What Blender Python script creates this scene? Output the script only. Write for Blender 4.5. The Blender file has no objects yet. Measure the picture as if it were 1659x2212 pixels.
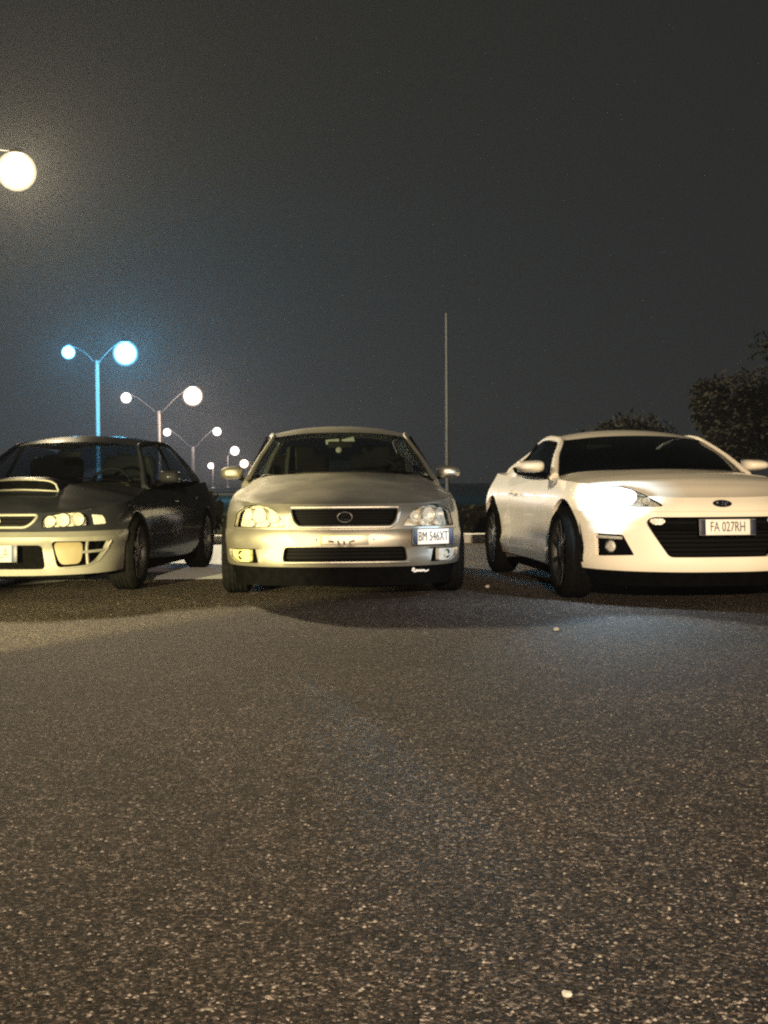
import bpy, bmesh, math, random
from mathutils import Vector, Matrix
from mathutils.geometry import delaunay_2d_cdt
R = math.radians
random.seed(7)
scene = bpy.context.scene
COL = scene.collection

# ------------------------------------------------------------------ camera, sky, lights, exposure
FPX, HCAM, YH = 2800.0, 0.817, 1040.0          # focal length and horizon in units of a 1659 x 2212 frame
cam = bpy.data.cameras.new('camera')
cam.sensor_fit = 'HORIZONTAL'; cam.sensor_width = 36.0
cam.lens = 36.0 * FPX / 1659.0
cam.shift_y = -(1106.0 - YH) / 1659.0
cam.clip_start = 0.05; cam.clip_end = 3000
cam_o = bpy.data.objects.new('camera', cam); COL.objects.link(cam_o)
cam_o.location = (0, 0, HCAM); cam_o.rotation_euler = (R(90), R(0.35), 0)
scene.camera = cam_o

world = bpy.data.worlds.new('World'); scene.world = world; world.use_nodes = True
wn = world.node_tree.nodes; wl = world.node_tree.links
bg = wn['Background']
bg.inputs['Color'].default_value = (0.96, 0.98, 0.92, 1)     # evenly clouded night sky, lit by the town
bg.inputs['Strength'].default_value = 0.020

def spot(name, loc, target, power, color, angle, blend, size):
    l = bpy.data.lights.new(name, 'SPOT'); l.energy = power; l.color = color
    l.spot_size = R(angle); l.spot_blend = blend; l.shadow_soft_size = size
    o = bpy.data.objects.new(name, l); COL.objects.link(o); o.location = loc
    d = Vector(target) - Vector(loc); o.rotation_euler = d.to_track_quat('-Z', 'Y').to_euler()
    return o
# a street lamp behind the photographer and the headlamps of a car waiting to the left of the picture
spot('street_lamp_light', (0.2, -7.0, 2.7), (1.1, 9.0, 0.6), 16800, (1.0, 0.77, 0.50), 40, 1.0, 0.10)
spot('headlamp_light', (-3.7, 2.0, 0.75), (-1.75, 9.0, 0.42), 14000, (1.0, 0.85, 0.37), 22, 0.5, 0.05)

vs = scene.view_settings
vs.view_transform = 'Standard'; vs.look = 'None'; vs.exposure = 0.0; vs.gamma = 1.0; vs.use_curve_mapping = False
scene.cycles.max_bounces = 8; scene.cycles.transparent_max_bounces = 16
scene.cycles.volume_bounces = 0; scene.cycles.caustics_reflective = False; scene.cycles.caustics_refractive = False
scene.cycles.sample_clamp_indirect = 1.0; scene.cycles.sample_clamp_direct = 2.0
scene.cycles.filter_width = 2.2
scene.cycles.use_denoising = False          # keep the grain of a high-ISO night picture

# ------------------------------------------------------------------ materials
MATS = {}
def newmat(name):
    m = bpy.data.materials.new(name); m.use_nodes = True; MATS[name] = m
    return m, m.node_tree.nodes, m.node_tree.links, m.node_tree.nodes['Principled BSDF']
def simple(name, col, rough=0.5, metal=0.0, coat=0.0, vary=0.0, scale=6.0, bump=0.0, bscale=200.0, coat_rough=0.05):
    m, n, l, b = newmat(name)
    b.inputs['Base Color'].default_value = (*col, 1); b.inputs['Roughness'].default_value = rough
    b.inputs['Metallic'].default_value = metal; b.inputs['Coat Weight'].default_value = coat
    b.inputs['Coat Roughness'].default_value = coat_rough
    if name in ('navy_paint', 'black_plastic', 'black_trim', 'rubber', 'grass', 'leaf_green'): b.inputs['Specular IOR Level'].default_value = 0.0
    if vary > 0:
        tc = n.new('ShaderNodeTexCoord'); nz = n.new('ShaderNodeTexNoise'); nz.inputs['Scale'].default_value = scale
        nz.inputs['Detail'].default_value = 6
        hs = n.new('ShaderNodeHueSaturation'); hs.inputs['Color'].default_value = (*col, 1)
        mr = n.new('ShaderNodeMapRange'); mr.inputs['From Min'].default_value = 0.3; mr.inputs['From Max'].default_value = 0.7
        mr.inputs['To Min'].default_value = 1 - vary; mr.inputs['To Max'].default_value = 1 + vary
        l.new(tc.outputs['Object'], nz.inputs['Vector']); l.new(nz.outputs['Fac'], mr.inputs['Value'])
        l.new(mr.outputs['Result'], hs.inputs['Value']); l.new(hs.outputs['Color'], b.inputs['Base Color'])
        mr2 = n.new('ShaderNodeMapRange'); mr2.inputs['To Min'].default_value = max(0.02, rough - 0.08); mr2.inputs['To Max'].default_value = min(1, rough + 0.12)
        l.new(nz.outputs['Fac'], mr2.inputs['Value']); l.new(mr2.outputs['Result'], b.inputs['Roughness'])
    if bump > 0:
        tc = n.new('ShaderNodeTexCoord'); nz = n.new('ShaderNodeTexNoise'); nz.inputs['Scale'].default_value = bscale
        bp = n.new('ShaderNodeBump'); bp.inputs['Strength'].default_value = bump; bp.inputs['Distance'].default_value = 0.01
        l.new(tc.outputs['Object'], nz.inputs['Vector']); l.new(nz.outputs['Fac'], bp.inputs['Height']); l.new(bp.outputs['Normal'], b.inputs['Normal'])
    return m
simple('navy_paint', (0.013, 0.014, 0.018), 0.35, 0.0, 0.22, 0.25, 5, 0, 200, 0.14)
simple('bumper_grey', (0.15, 0.147, 0.135), 0.42, 0.2, 0.6, 0.12, 4)  # pale grey for bumper and trim, lighter than the navy body
simple('silver_paint', (0.62, 0.59, 0.52), 0.32, 0.92, 0.5, 0.06, 3)
simple('white_paint', (0.82, 0.77, 0.66), 0.38, 0.0, 0.9, 0.04, 3)
simple('black_plastic', (0.0025, 0.0025, 0.0028), 0.75, 0, 0, 0.3, 20)
simple('black_trim', (0.006, 0.006, 0.0065), 0.6)
simple('rubber', (0.005, 0.005, 0.005), 0.85, 0, 0, 0.3, 30, 0.2, 300)
simple('rim_metal', (0.03, 0.03, 0.033), 0.45, 0.7, 0, 0.2, 12)
simple('chrome', (0.75, 0.74, 0.72), 0.16, 1.0)
simple('reflector', (0.52, 0.50, 0.44), 0.40, 0.15, 0, 0.45, 38, 1.0, 50)
simple('frosted_chrome', (0.80, 0.78, 0.74), 0.32, 0.6, 0, 0.2, 45, 0.6, 60)
simple('satin_metal', (0.62, 0.61, 0.58), 0.34, 0.9)
simple('plate_white', (0.74, 0.73, 0.70), 0.5, 0, 0, 0.06, 30)
simple('plate_blue', (0.012, 0.016, 0.045), 0.5)
simple('plate_ink', (0.03, 0.03, 0.03), 0.6)
simple('yellow_cover', (0.15, 0.125, 0.075), 0.5, 0, 0.2, 0.08, 9)
simple('yellow_lit_lens', (0.44, 0.42, 0.20), 0.25, 0, 0.5, 0.2, 60, 0.5, 90)  # yellow light on the fog lens put into its colour
simple('pale_lens', (0.62, 0.62, 0.58), 0.25, 0.3, 0.6, 0.2, 60, 0.4, 90)
simple('red_lens', (0.25, 0.01, 0.01), 0.25, 0, 0.5)
simple('dash_plastic', (0.008, 0.008, 0.008), 0.7, 0, 0, 0.2, 20)
simple('seat_cloth', (0.010, 0.010, 0.011), 0.9, 0, 0, 0.3, 40)
simple('mirror_back', (0.30, 0.30, 0.29), 0.4)
simple('charm_cloth', (0.80, 0.78, 0.74), 0.9, 0, 0, 0.2, 40)
simple('badge_blue', (0.01, 0.012, 0.03), 0.3, 0.2, 0.8)
simple('sticker_white', (0.75, 0.75, 0.74), 0.6)
simple('sticker_olive', (0.42, 0.40, 0.16), 0.6)
simple('post_metal', (0.085, 0.075, 0.068), 0.5, 0.5, 0, 0.15, 8)
simple('dark_post_metal', (0.036, 0.037, 0.038), 0.6, 0.3, 0, 0.2, 8)
simple('pebble', (0.34, 0.325, 0.30), 0.9, 0, 0, 0.2, 200)
simple('grit', (0.17, 0.155, 0.14), 0.95, 0, 0, 0.4, 40)
simple('grass', (0.010, 0.011, 0.008), 0.95, 0, 0, 0.4, 3)
simple('bark', (0.07, 0.055, 0.04), 0.9, 0, 0, 0.3, 20)
simple('leaf_green', (0.020, 0.0195, 0.0165), 0.9, 0, 0, 0.4, 1.2)
simple('kerb_stone', (0.55, 0.54, 0.51), 0.8, 0, 0, 0.15, 6, 0.2, 60)

def emis(name, col, strength):
    m, n, l, b = newmat(name)
    b.inputs['Base Color'].default_value = (0.8, 0.8, 0.8, 1)
    b.inputs['Emission Color'].default_value = (*col, 1); b.inputs['Emission Strength'].default_value = strength
    return m
LAMP = {}
def lampmat(name, col, strength, rim, power):
    LAMP[name] = (col, power)
    for nm, st, tr_ in ((name, strength, 1.0), (name + '_glass', rim, .9)):      # glowing bulb and an added shell glowing faintly like a halo rim, both let the light out
        m, n, l, b = newmat(nm); n.remove(b)
        tr = n.new('ShaderNodeBsdfTransparent'); em = n.new('ShaderNodeEmission'); ad = n.new('ShaderNodeAddShader')
        tr.inputs['Color'].default_value = (tr_, tr_, tr_, 1); em.inputs['Color'].default_value = (*col, 1); em.inputs['Strength'].default_value = st
        l.new(tr.outputs[0], ad.inputs[0]); l.new(em.outputs[0], ad.inputs[1]); l.new(ad.outputs[0], n['Material Output'].inputs['Surface'])
        m.cycles.emission_sampling = 'NONE'
def glassmat(name, tint, refl=0.10, rough=0.02):
    m, n, l, b = newmat(name); n.remove(b)
    out = n['Material Output']
    tr = n.new('ShaderNodeBsdfTransparent'); tr.inputs['Color'].default_value = (*tint, 1)
    gl = n.new('ShaderNodeBsdfGlossy'); gl.inputs['Roughness'].default_value = rough; gl.inputs['Color'].default_value = (0.9, 0.9, 0.9, 1)
    lw = n.new('ShaderNodeLayerWeight'); lw.inputs['Blend'].default_value = 0.25
    mr = n.new('ShaderNodeMapRange'); mr.inputs['To Min'].default_value = refl * 0.5; mr.inputs['To Max'].default_value = 0.6
    mx = n.new('ShaderNodeMixShader')
    l.new(lw.outputs['Fresnel'], mr.inputs['Value']); l.new(mr.outputs['Result'], mx.inputs['Fac'])
    l.new(tr.outputs[0], mx.inputs[1]); l.new(gl.outputs[0], mx.inputs[2]); l.new(mx.outputs[0], out.inputs['Surface'])
    return m
glassmat('clear_car_glass', (0.55, 0.62, 0.68)); glassmat('car_glass', (0.42, 0.46, 0.46)); glassmat('dark_car_glass', (0.16, 0.19, 0.20)); glassmat('lens_glass', (0.92, 0.92, 0.90), 0.08)

def asphalt():
    m, n, l, b = newmat('asphalt')
    tc = n.new('ShaderNodeTexCoord')
    warp = n.new('ShaderNodeTexNoise'); warp.inputs['Scale'].default_value = 60; warp.inputs['Detail'].default_value = 2
    add = n.new('ShaderNodeMixRGB'); add.blend_type = 'LINEAR_LIGHT'; add.inputs['Fac'].default_value = 0.010
    l.new(tc.outputs['Object'], warp.inputs['Vector']); l.new(tc.outputs['Object'], add.inputs['Color1']); l.new(warp.outputs['Color'], add.inputs['Color2'])
    v1 = n.new('ShaderNodeTexVoronoi'); v1.inputs['Scale'].default_value = 160
    v2 = n.new('ShaderNodeTexVoronoi'); v2.inputs['Scale'].default_value = 90
    for v in (v1, v2): l.new(add.outputs['Color'], v.inputs['Vector'])
    sx = n.new('ShaderNodeSeparateColor'); l.new(v1.outputs['Color'], sx.inputs['Color'])
    ramp = n.new('ShaderNodeValToRGB'); e = ramp.color_ramp.elements
    e[0].position = 0.0; e[0].color = (0.008, 0.007, 0.006, 1); e[1].position = 1.0; e[1].color = (0.28, 0.245, 0.22, 1)
    for p, c in ((0.40, (0.018, 0.0140, 0.0116, 1)), (0.70, (0.043, 0.0338, 0.0282, 1)), (0.86, (0.090, 0.072, 0.061, 1)), (0.95, (0.165, 0.136, 0.118, 1))):
        x = e.new(p); x.color = c
    l.new(sx.outputs['Red'], ramp.inputs['Fac'])
    # big soft patches of wear and damp
    n1 = n.new('ShaderNodeTexNoise'); n1.inputs['Scale'].default_value = 0.9; n1.inputs['Detail'].default_value = 5
    n2 = n.new('ShaderNodeTexNoise'); n2.inputs['Scale'].default_value = 14; n2.inputs['Detail'].default_value = 5
    l.new(tc.outputs['Object'], n1.inputs['Vector']); l.new(tc.outputs['Object'], n2.inputs['Vector'])
    ma = n.new('ShaderNodeMath'); ma.operation = 'ADD'; l.new(n1.outputs['Fac'], ma.inputs[0]); l.new(n2.outputs['Fac'], ma.inputs[1])
    mr = n.new('ShaderNodeMapRange'); mr.inputs['From Min'].default_value = 0.7; mr.inputs['From Max'].default_value = 1.3
    mr.inputs['To Min'].default_value = 0.68; mr.inputs['To Max'].default_value = 1.3; l.new(ma.outputs[0], mr.inputs['Value'])
    # coarser aggregate on top of the fine grain
    s2 = n.new('ShaderNodeSeparateColor'); l.new(v2.outputs['Color'], s2.inputs['Color'])
    m2 = n.new('ShaderNodeMapRange'); m2.inputs['To Min'].default_value = 0.55; m2.inputs['To Max'].default_value = 1.5; l.new(s2.outputs['Green'], m2.inputs['Value'])
    mm = n.new('ShaderNodeMath'); mm.operation = 'MULTIPLY'; l.new(mr.outputs['Result'], mm.inputs[0]); l.new(m2.outputs['Result'], mm.inputs[1])
    hs = n.new('ShaderNodeHueSaturation'); l.new(ramp.outputs['Color'], hs.inputs['Color']); l.new(mm.outputs[0], hs.inputs['Value'])
    l.new(hs.outputs['Color'], b.inputs['Base Color'])
    b.inputs['Roughness'].default_value = 0.92; b.inputs['Specular IOR Level'].default_value = 0.08
    inv = n.new('ShaderNodeMath'); inv.operation = 'SUBTRACT'; inv.inputs[0].default_value = 1; l.new(v1.outputs['Distance'], inv.inputs[1])
    inv2 = n.new('ShaderNodeMath'); inv2.operation = 'MULTIPLY_ADD'; l.new(v2.outputs['Distance'], inv2.inputs[0]); inv2.inputs[1].default_value = -0.7; l.new(inv.outputs[0], inv2.inputs[2])
    bp = n.new('ShaderNodeBump'); bp.inputs['Strength'].default_value = 0.8; bp.inputs['Distance'].default_value = 0.004
    l.new(inv2.outputs[0], bp.inputs['Height']); l.new(bp.outputs['Normal'], b.inputs['Normal'])
asphalt()
def concrete():
    m, n, l, b = newmat('pale_concrete')
    tc = n.new('ShaderNodeTexCoord')
    nz = n.new('ShaderNodeTexNoise'); nz.inputs['Scale'].default_value = 1.3; nz.inputs['Detail'].default_value = 8
    l.new(tc.outputs['Object'], nz.inputs['Vector'])
    ramp = n.new('ShaderNodeValToRGB'); e = ramp.color_ramp.elements
    e[0].position = 0.3; e[0].color = (0.78, 0.81, 0.88, 1); e[1].position = 0.7; e[1].color = (0.84, 0.87, 0.93, 1)
    l.new(nz.outputs['Fac'], ramp.inputs['Fac']); l.new(ramp.outputs['Color'], b.inputs['Base Color']); b.inputs['Roughness'].default_value = 0.85
concrete()

# ------------------------------------------------------------------ object helpers
def link(name, me, mat=None, parent=None):
    o = bpy.data.objects.new(name, me); COL.objects.link(o)
    if mat: me.materials.append(MATS[mat])
    if parent: o.parent = parent
    return o
def tag(o, label=None, cat=None, group=None, kind=None):
    if label: o['label'] = label
    if cat: o['category'] = cat
    if group: o['group'] = group
    if kind: o['kind'] = kind
    return o
def empty(name, loc, rz=0):
    o = bpy.data.objects.new(name, None); COL.objects.link(o); o.location = loc; o.rotation_euler = (0, 0, rz); o.empty_display_size = 0.2
    return o
def mesh(name, verts, faces, mat, parent=None, smooth=True, angle=35):
    me = bpy.data.meshes.new(name); me.from_pydata([tuple(v) for v in verts], [], faces); me.update()
    bm = bmesh.new(); bm.from_mesh(me); bmesh.ops.remove_doubles(bm, verts=bm.verts, dist=1e-5)
    bmesh.ops.recalc_face_normals(bm, faces=bm.faces); bm.to_mesh(me); bm.free()
    if smooth:
        me.polygons.foreach_set('use_smooth', [True] * len(me.polygons)); me.set_sharp_from_angle(angle=R(angle))
    return link(name, me, mat, parent)
def box(name, c, size, mat, parent=None, bev=0.01, rot=None, seg=2):
    bm = bmesh.new(); bmesh.ops.create_cube(bm, size=1.0)
    bmesh.ops.scale(bm, vec=size, verts=bm.verts)
    if bev > 0: bmesh.ops.bevel(bm, geom=list(bm.edges), offset=min(bev, min(size) * 0.45), segments=seg, affect='EDGES', profile=0.5)
    if rot: bmesh.ops.rotate(bm, cent=(0, 0, 0), matrix=rot, verts=bm.verts)
    bmesh.ops.translate(bm, vec=c, verts=bm.verts)
    me = bpy.data.meshes.new(name); bm.to_mesh(me); bm.free()
    me.polygons.foreach_set('use_smooth', [True] * len(me.polygons)); me.set_sharp_from_angle(angle=R(40))
    return link(name, me, mat, parent)
def catmull(pts, n=12):
    pts = [Vector(p) for p in pts]
    if len(pts) < 3: return [pts[0].lerp(pts[-1], i / n) for i in range(n + 1)]
    P = [pts[0] * 2 - pts[1]] + pts + [pts[-1] * 2 - pts[-2]]
    out = []
    for i in range(1, len(P) - 2):
        p0, p1, p2, p3 = P[i - 1:i + 3]
        t1 = max((p1 - p0).length, 1e-6) ** 0.5; t2 = max((p2 - p1).length, 1e-6) ** 0.5; t3 = max((p3 - p2).length, 1e-6) ** 0.5
        m1 = (p2 - p1) + ((p1 - p0) / t1 - (p2 - p0) / (t1 + t2)) * t2
        m2 = (p2 - p1) + ((p3 - p2) / t3 - (p3 - p1) / (t2 + t3)) * t2
        for k in range(n):
            t = k / n
            out.append(p1 * (2 * t**3 - 3 * t**2 + 1) + m1 * (t**3 - 2 * t**2 + t) + p2 * (-2 * t**3 + 3 * t**2) + m2 * (t**3 - t**2))
    out.append(P[-2].copy()); return out
def resample(pts, n):
    d = [0]
    for a, b in zip(pts, pts[1:]): d.append(d[-1] + (b - a).length)
    out = []; j = 0
    for i in range(n):
        t = d[-1] * i / (n - 1)
        while j < len(d) - 2 and d[j + 1] < t: j += 1
        k = (t - d[j]) / max(d[j + 1] - d[j], 1e-9); out.append(pts[j].lerp(pts[j + 1], min(max(k, 0), 1)))
    return out
def sweep(name, path, w, h, mat, parent=None, closed=False, up=(0, 0, 1), n=8, taper=None, power=2.0):
    """rounded bar swept along a path: w across (perpendicular to up), h along up"""
    vs_, fs = [], []; N = len(path)
    for i, p in enumerate(path):
        a = path[(i - 1) % N] if closed or i > 0 else p; b = path[(i + 1) % N] if closed or i < N - 1 else p
        t = (b - a).normalized(); s = t.cross(Vector(up))
        s = s.normalized() if s.length > 1e-4 else Vector((1, 0, 0)); u = s.cross(t).normalized()
        k = taper(i / max(N - 1, 1)) if taper else 1.0
        for j in range(n):
            an = 2 * math.pi * (j + 0.5) / n; c, q = math.cos(an), math.sin(an)
            c = math.copysign(abs(c) ** (2 / power), c); q = math.copysign(abs(q) ** (2 / power), q)
            vs_.append(p + s * c * w * k / 2 + u * q * h * k / 2)
    for i in range(N if closed else N - 1):
        for j in range(n):
            fs.append((i * n + j, i * n + (j + 1) % n, ((i + 1) % N) * n + (j + 1) % n, ((i + 1) % N) * n + j))
    if not closed: fs += [tuple(range(n))[::-1], tuple(range((N - 1) * n, N * n))]
    return mesh(name, vs_, fs, mat, parent, angle=50)
def lathe(name, prof, mat, parent=None, axis='X', n=40, c=(0, 0, 0), closed=True, angle=35, rot=None):
    vs_, fs = [], []; m = len(prof)
    for i in range(n):
        a = 2 * math.pi * i / n
        for x, r in prof:
            v = Vector((x, r * math.cos(a), r * math.sin(a))) if axis == 'X' else (Vector((r * math.cos(a), x, r * math.sin(a))) if axis == 'Y' else Vector((r * math.cos(a), r * math.sin(a), x)))
            if rot: v = rot @ v
            vs_.append(v + Vector(c))
    for i in range(n):
        for j in range(m - (0 if closed else 1)):
            k = (j + 1) % m; fs.append((i * m + j, i * m + k, ((i + 1) % n) * m + k, ((i + 1) % n) * m + j))
    return mesh(name, vs_, fs, mat, parent, angle=angle)
def coons(name, c0, c1, d0, d1, mat, parent=None, n=24, m=16, crown=Vector((0, 0, 0)), fn=None):
    """patch between c0 (front, left to right), c1 (back) and the sides d0 (left, front to back), d1 (right)"""
    c0, c1, d0, d1 = resample(c0, n), resample(c1, n), resample(d0, m), resample(d1, m); vs_, fs = [], []
    for j in range(m):
        r = j / (m - 1)
        for i in range(n):
            q = i / (n - 1)
            p = c0[i].lerp(c1[i], r) + d0[j].lerp(d1[j], q) - (c0[0].lerp(c0[-1], q).lerp(c1[0].lerp(c1[-1], q), r))
            p = p + crown * (16 * r * (1 - r) * q * (1 - q)) 
            if fn: p = fn(p, q, r)
            vs_.append(p)
    for j in range(m - 1):
        for i in range(n - 1): fs.append((j * n + i, j * n + i + 1, (j + 1) * n + i + 1, (j + 1) * n + i))
    return mesh(name, vs_, fs, mat, parent, angle=60)
def rounded(poly, r, n=4):
    """round the corners of a 2D polygon"""
    out = []; N = len(poly)
    for i in range(N):
        p = Vector(poly[i]); a = Vector(poly[i - 1]); b = Vector(poly[(i + 1) % N])
        ra = min(r, (a - p).length * 0.45); rb = min(r, (b - p).length * 0.45)
        A = p + (a - p).normalized() * ra; B = p + (b - p).normalized() * rb
        for k in range(n + 1):
            t = k / n; out.append(A * (1 - t)**2 + p * 2 * t * (1 - t) + B * t**2)
    return out
def dense(poly, step, closed=True):
    out = []; N = len(poly)
    for i in range(N if closed else N - 1):
        a = Vector(poly[i]); b = Vector(poly[(i + 1) % N]); k = max(1, int((b - a).length / step + 0.999))
        for j in range(k): out.append(a.lerp(b, j / k))
    if not closed: out.append(Vector(poly[-1]))
    return out
def inside(p, poly):
    x, y = p; c = False; j = len(poly) - 1
    for i in range(len(poly)):
        if (poly[i][1] > y) != (poly[j][1] > y):
            if x < (poly[j][0] - poly[i][0]) * (y - poly[i][1]) / (poly[j][1] - poly[i][1]) + poly[i][0]: c = not c
        j = i
    return c
def textmesh(name, s, size, mat, parent, M, extrude=0.0015, sx=1.0, align='CENTER'):
    cu = bpy.data.curves.new('lettering', 'FONT'); cu.body = s; cu.size = size; cu.align_x = align; cu.align_y = 'CENTER'; cu.extrude = extrude
    cu.resolution_u = 3
    t = bpy.data.objects.new('lettering_source', cu); COL.objects.link(t); bpy.context.view_layer.update()
    me = bpy.data.meshes.new_from_object(t.evaluated_get(bpy.context.evaluated_depsgraph_get()))
    bpy.data.objects.remove(t); bpy.data.curves.remove(cu)
    me.materials.clear()
    me.transform(Matrix.Diagonal((sx, 1, 1, 1))); me.transform(M)
    return link(name, me, mat, parent)

def interp(tab, x):
    if x <= tab[0][0]: return tab[0][1]
    for (a, p), (b, q) in zip(tab, tab[1:]):
        if x <= b:
            t = (x - a) / (b - a); t = t * t * (3 - 2 * t) * 0.5 + t * 0.5
            return p + (q - p) * t
    return tab[-1][1]
def sstep(a, b, x):
    t = min(max((x - a) / (b - a), 0), 1); return t * t * (3 - 2 * t)

# ------------------------------------------------------------------ car body: panels cut from a wrapped skin (s along the plan outline, z up)
class Body:
    def __init__(self, plan, front, side, rear, ztop, zbot):
        c = catmull([(u, v, 0) for u, v in plan], 24)
        self.c = resample(c, 700)
        self.S = [0.0]
        for a, b in zip(self.c, self.c[1:]): self.S.append(self.S[-1] + (b - a).length)
        self.L = self.S[-1]; self.front, self.side, self.rear = front, side, rear
        self.zt, self.zb = ztop, zbot          # tables over v (distance behind the nose)
    def _c(self, s):
        s = min(max(s, 0), self.L - 1e-6); k = s / self.L * 699; i = int(k); t = k - i
        p = self.c[i].lerp(self.c[min(i + 1, 699)], t)
        a = self.c[max(i - 5, 0)]; b = self.c[min(i + 6, 699)]
        d = (b - a)
        if i < 5: d.y *= i / 5
        if i > 693: d.y *= (699 - i) / 6
        d.normalize(); return p, Vector((d.y, -d.x, 0))       # outward normal for the right half
    def P(self, s, z, off=0.0):
        sg = 1
        if s > self.L: s = 2 * self.L - s; sg = -1
        elif s < -self.L: s = 2 * self.L + s
        elif s < 0: s = -s; sg = -1
        p, n = self._c(s)
        wf = 1 - sstep(0.25, 0.75, p.y) if p.y < self.c[-1].y / 2 else 0
        wr = sstep(self.c[-1].y - 0.6, self.c[-1].y - 0.15, p.y)
        ins = wf * interp(self.front, z) + wr * interp(self.rear, z) + (1 - wf - wr) * interp(self.side, z)
        q = p - n * (ins - off); return Vector((q.x * sg, q.y, z))
    def N(self, s, z):
        a = self.P(s + 0.004, z) - self.P(s - 0.004, z); b = self.P(s, z + 0.004) - self.P(s, z - 0.004)
        return a.cross(b).normalized()
    def su(self, u):                                             # s on the front at lateral position u
        sg = 1 if u >= 0 else -1; u = abs(u)
        for i in range(350):
            if self.c[i].x >= u: return sg * self.S[i]
        return sg * self.S[330]
    def sv(self, v):                                             # s on the right flank at distance v
        for i in range(699):
            if self.c[i].y >= v and self.c[i].x > 0.3: return self.S[i]
        return self.L
    def ztop(self, s):
        s = abs(s); s = 2 * self.L - s if s > self.L else s
        return interp(self.zt, self._c(s)[0].y)
    def sheet(self, name, outer, holes, mat, parent, off=0.0, step=0.035, lip=0.02, fn=None):
        polys = [dense([tuple(p)[:2] for p in outer], step)] + [dense([tuple(p)[:2] for p in h], step * 0.7) for h in holes]
        pts, edges = [], []
        for pl in polys:
            b = len(pts); pts += [Vector(p) for p in pl]; edges += [(b + i, b + (i + 1) % len(pl)) for i in range(len(pl))]
        xs = [p.x for p in polys[0]]; zs = [p.y for p in polys[0]]
        nx = max(1, int((max(xs) - min(xs)) / step)); nz = max(1, int((max(zs) - min(zs)) / step))
        for i in range(nx + 1):
            for j in range(nz + 1):
                p = Vector((min(xs) + (max(xs) - min(xs)) * i / nx, min(zs) + (max(zs) - min(zs)) * j / nz))
                if inside(p, polys[0]) and not any(inside(p, h) for h in polys[1:]):
                    if min((p - q).length_squared for pl in polys for q in pl) > (step * 0.35) ** 2: pts.append(p)
        V, E_, F, *_ = delaunay_2d_cdt(pts, edges, [], 0, 1e-5)
        fs = []
        for f in F:
            c = sum((V[i] for i in f), Vector((0, 0))) / len(f)
            if inside(c, polys[0]) and not any(inside(c, h) for h in polys[1:]): fs.append(tuple(f))
        cnt = {}
        for f in fs:
            for a, b in zip(f, f[1:] + f[:1]): cnt.setdefault((min(a, b), max(a, b)), []).append((a, b))
        verts = [self.P(v.x, v.y, off) for v in V]
        if fn: verts = [fn(p, v) for p, v in zip(verts, V)]
        if lip > 0:
            back = {}
            for k, e in cnt.items():
                if len(e) == 1:
                    a, b = e[0]
                    for i in (a, b):
                        if i not in back:
                            back[i] = len(verts); q = self.P(V[i].x, V[i].y, off - lip); verts.append(q)
                    fs.append((b, a, back[a], back[b]))
        me = bpy.data.meshes.new(name); me.from_pydata([tuple(v) for v in verts], [], fs); me.update()
        bm = bmesh.new(); bm.from_mesh(me); bmesh.ops.delete(bm, geom=[v for v in bm.verts if not v.link_faces], context='VERTS')
        bmesh.ops.recalc_face_normals(bm, faces=bm.faces); bm.to_mesh(me); bm.free()
        me.polygons.foreach_set('use_smooth', [True] * len(me.polygons)); me.set_sharp_from_angle(angle=R(40))
        return link(name, me, mat, parent)
    def ring(self, name, poly, w, h, mat, parent, off=0.0, step=0.02):
        pl = dense([tuple(p)[:2] for p in poly], step); path = [self.P(p.x, p.y, off) for p in pl]
        n = self.N(sum(p.x for p in pl) / len(pl), sum(p.y for p in pl) / len(pl))
        return sweep(name, path, w, h, mat, parent, closed=True, up=n, n=8)
    def bar(self, name, pts, w, h, mat, parent, off=0.0, step=0.03):
        pl = dense(pts, step, False); path = [self.P(p.x, p.y, off) for p in pl]
        return sweep(name, path, h, w, mat, parent, up=self.N(pl[len(pl) // 2].x, pl[len(pl) // 2].y), n=8, power=4)
    def frame(self, s, z, off=0.0):
        """matrix at a point of the skin: x along the car's width, y up, z outward"""
        n = self.N(s, z); n = Vector((n.x, n.y, n.z * 0.3)).normalized(); x = Vector((0, 0, 1)).cross(n).normalized(); y = n.cross(x)
        M = Matrix((x, y, n)).transposed().to_4x4(); M.translation = self.P(s, z, off); return M

def mbox(name, M, c, size, mat, parent, bev=0.004):
    o = box(name, (0, 0, 0), size, mat, parent, bev); o.data.transform(M @ Matrix.Translation(c)); return o
def plate(car, M, w, h, text, bands, holder=True):
    p = mbox('license_plate', M, (0, 0, 0.006), (w, h, 0.008), 'plate_white', car, 0.003)
    if bands:
        for sx in bands: mbox('band', M, (sx * (w / 2 - 0.021), 0, 0.0115), (0.040, h - 0.004, 0.003), 'plate_blue', p, 0.001)
    if holder:
        r = [Vector((-w / 2, -h / 2, 0.004)), Vector((w / 2, -h / 2, 0.004)), Vector((w / 2, h / 2, 0.004)), Vector((-w / 2, h / 2, 0.004))]
        sweep('plate_frame', [M @ q for q in r], 0.010, 0.012, 'black_plastic', p, closed=True, up=M.to_3x3() @ Vector((0, 0, 1)), n=6)
    textmesh('lettering', text, h * 0.88, 'plate_ink', p, M @ Matrix.Translation((0, 0, 0.0112)), sx=0.62)
    return p
def oval(cu, cz, a, b, n=28): return [(cu + a * math.cos(2 * math.pi * i / n), cz + b * math.sin(2 * math.pi * i / n)) for i in range(n)]
def bowl(name, M, r, d, mat, parent, n=28):
    prof = [(-d + d * (k / 7) ** 2, max(r * k / 7, 0.0005)) for k in range(8)] + [(0.004, r * 1.06), (-d, r * 1.08)]
    o = lathe(name, prof, mat, parent, axis='Z', n=n, closed=False); o.data.transform(M); return o
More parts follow.
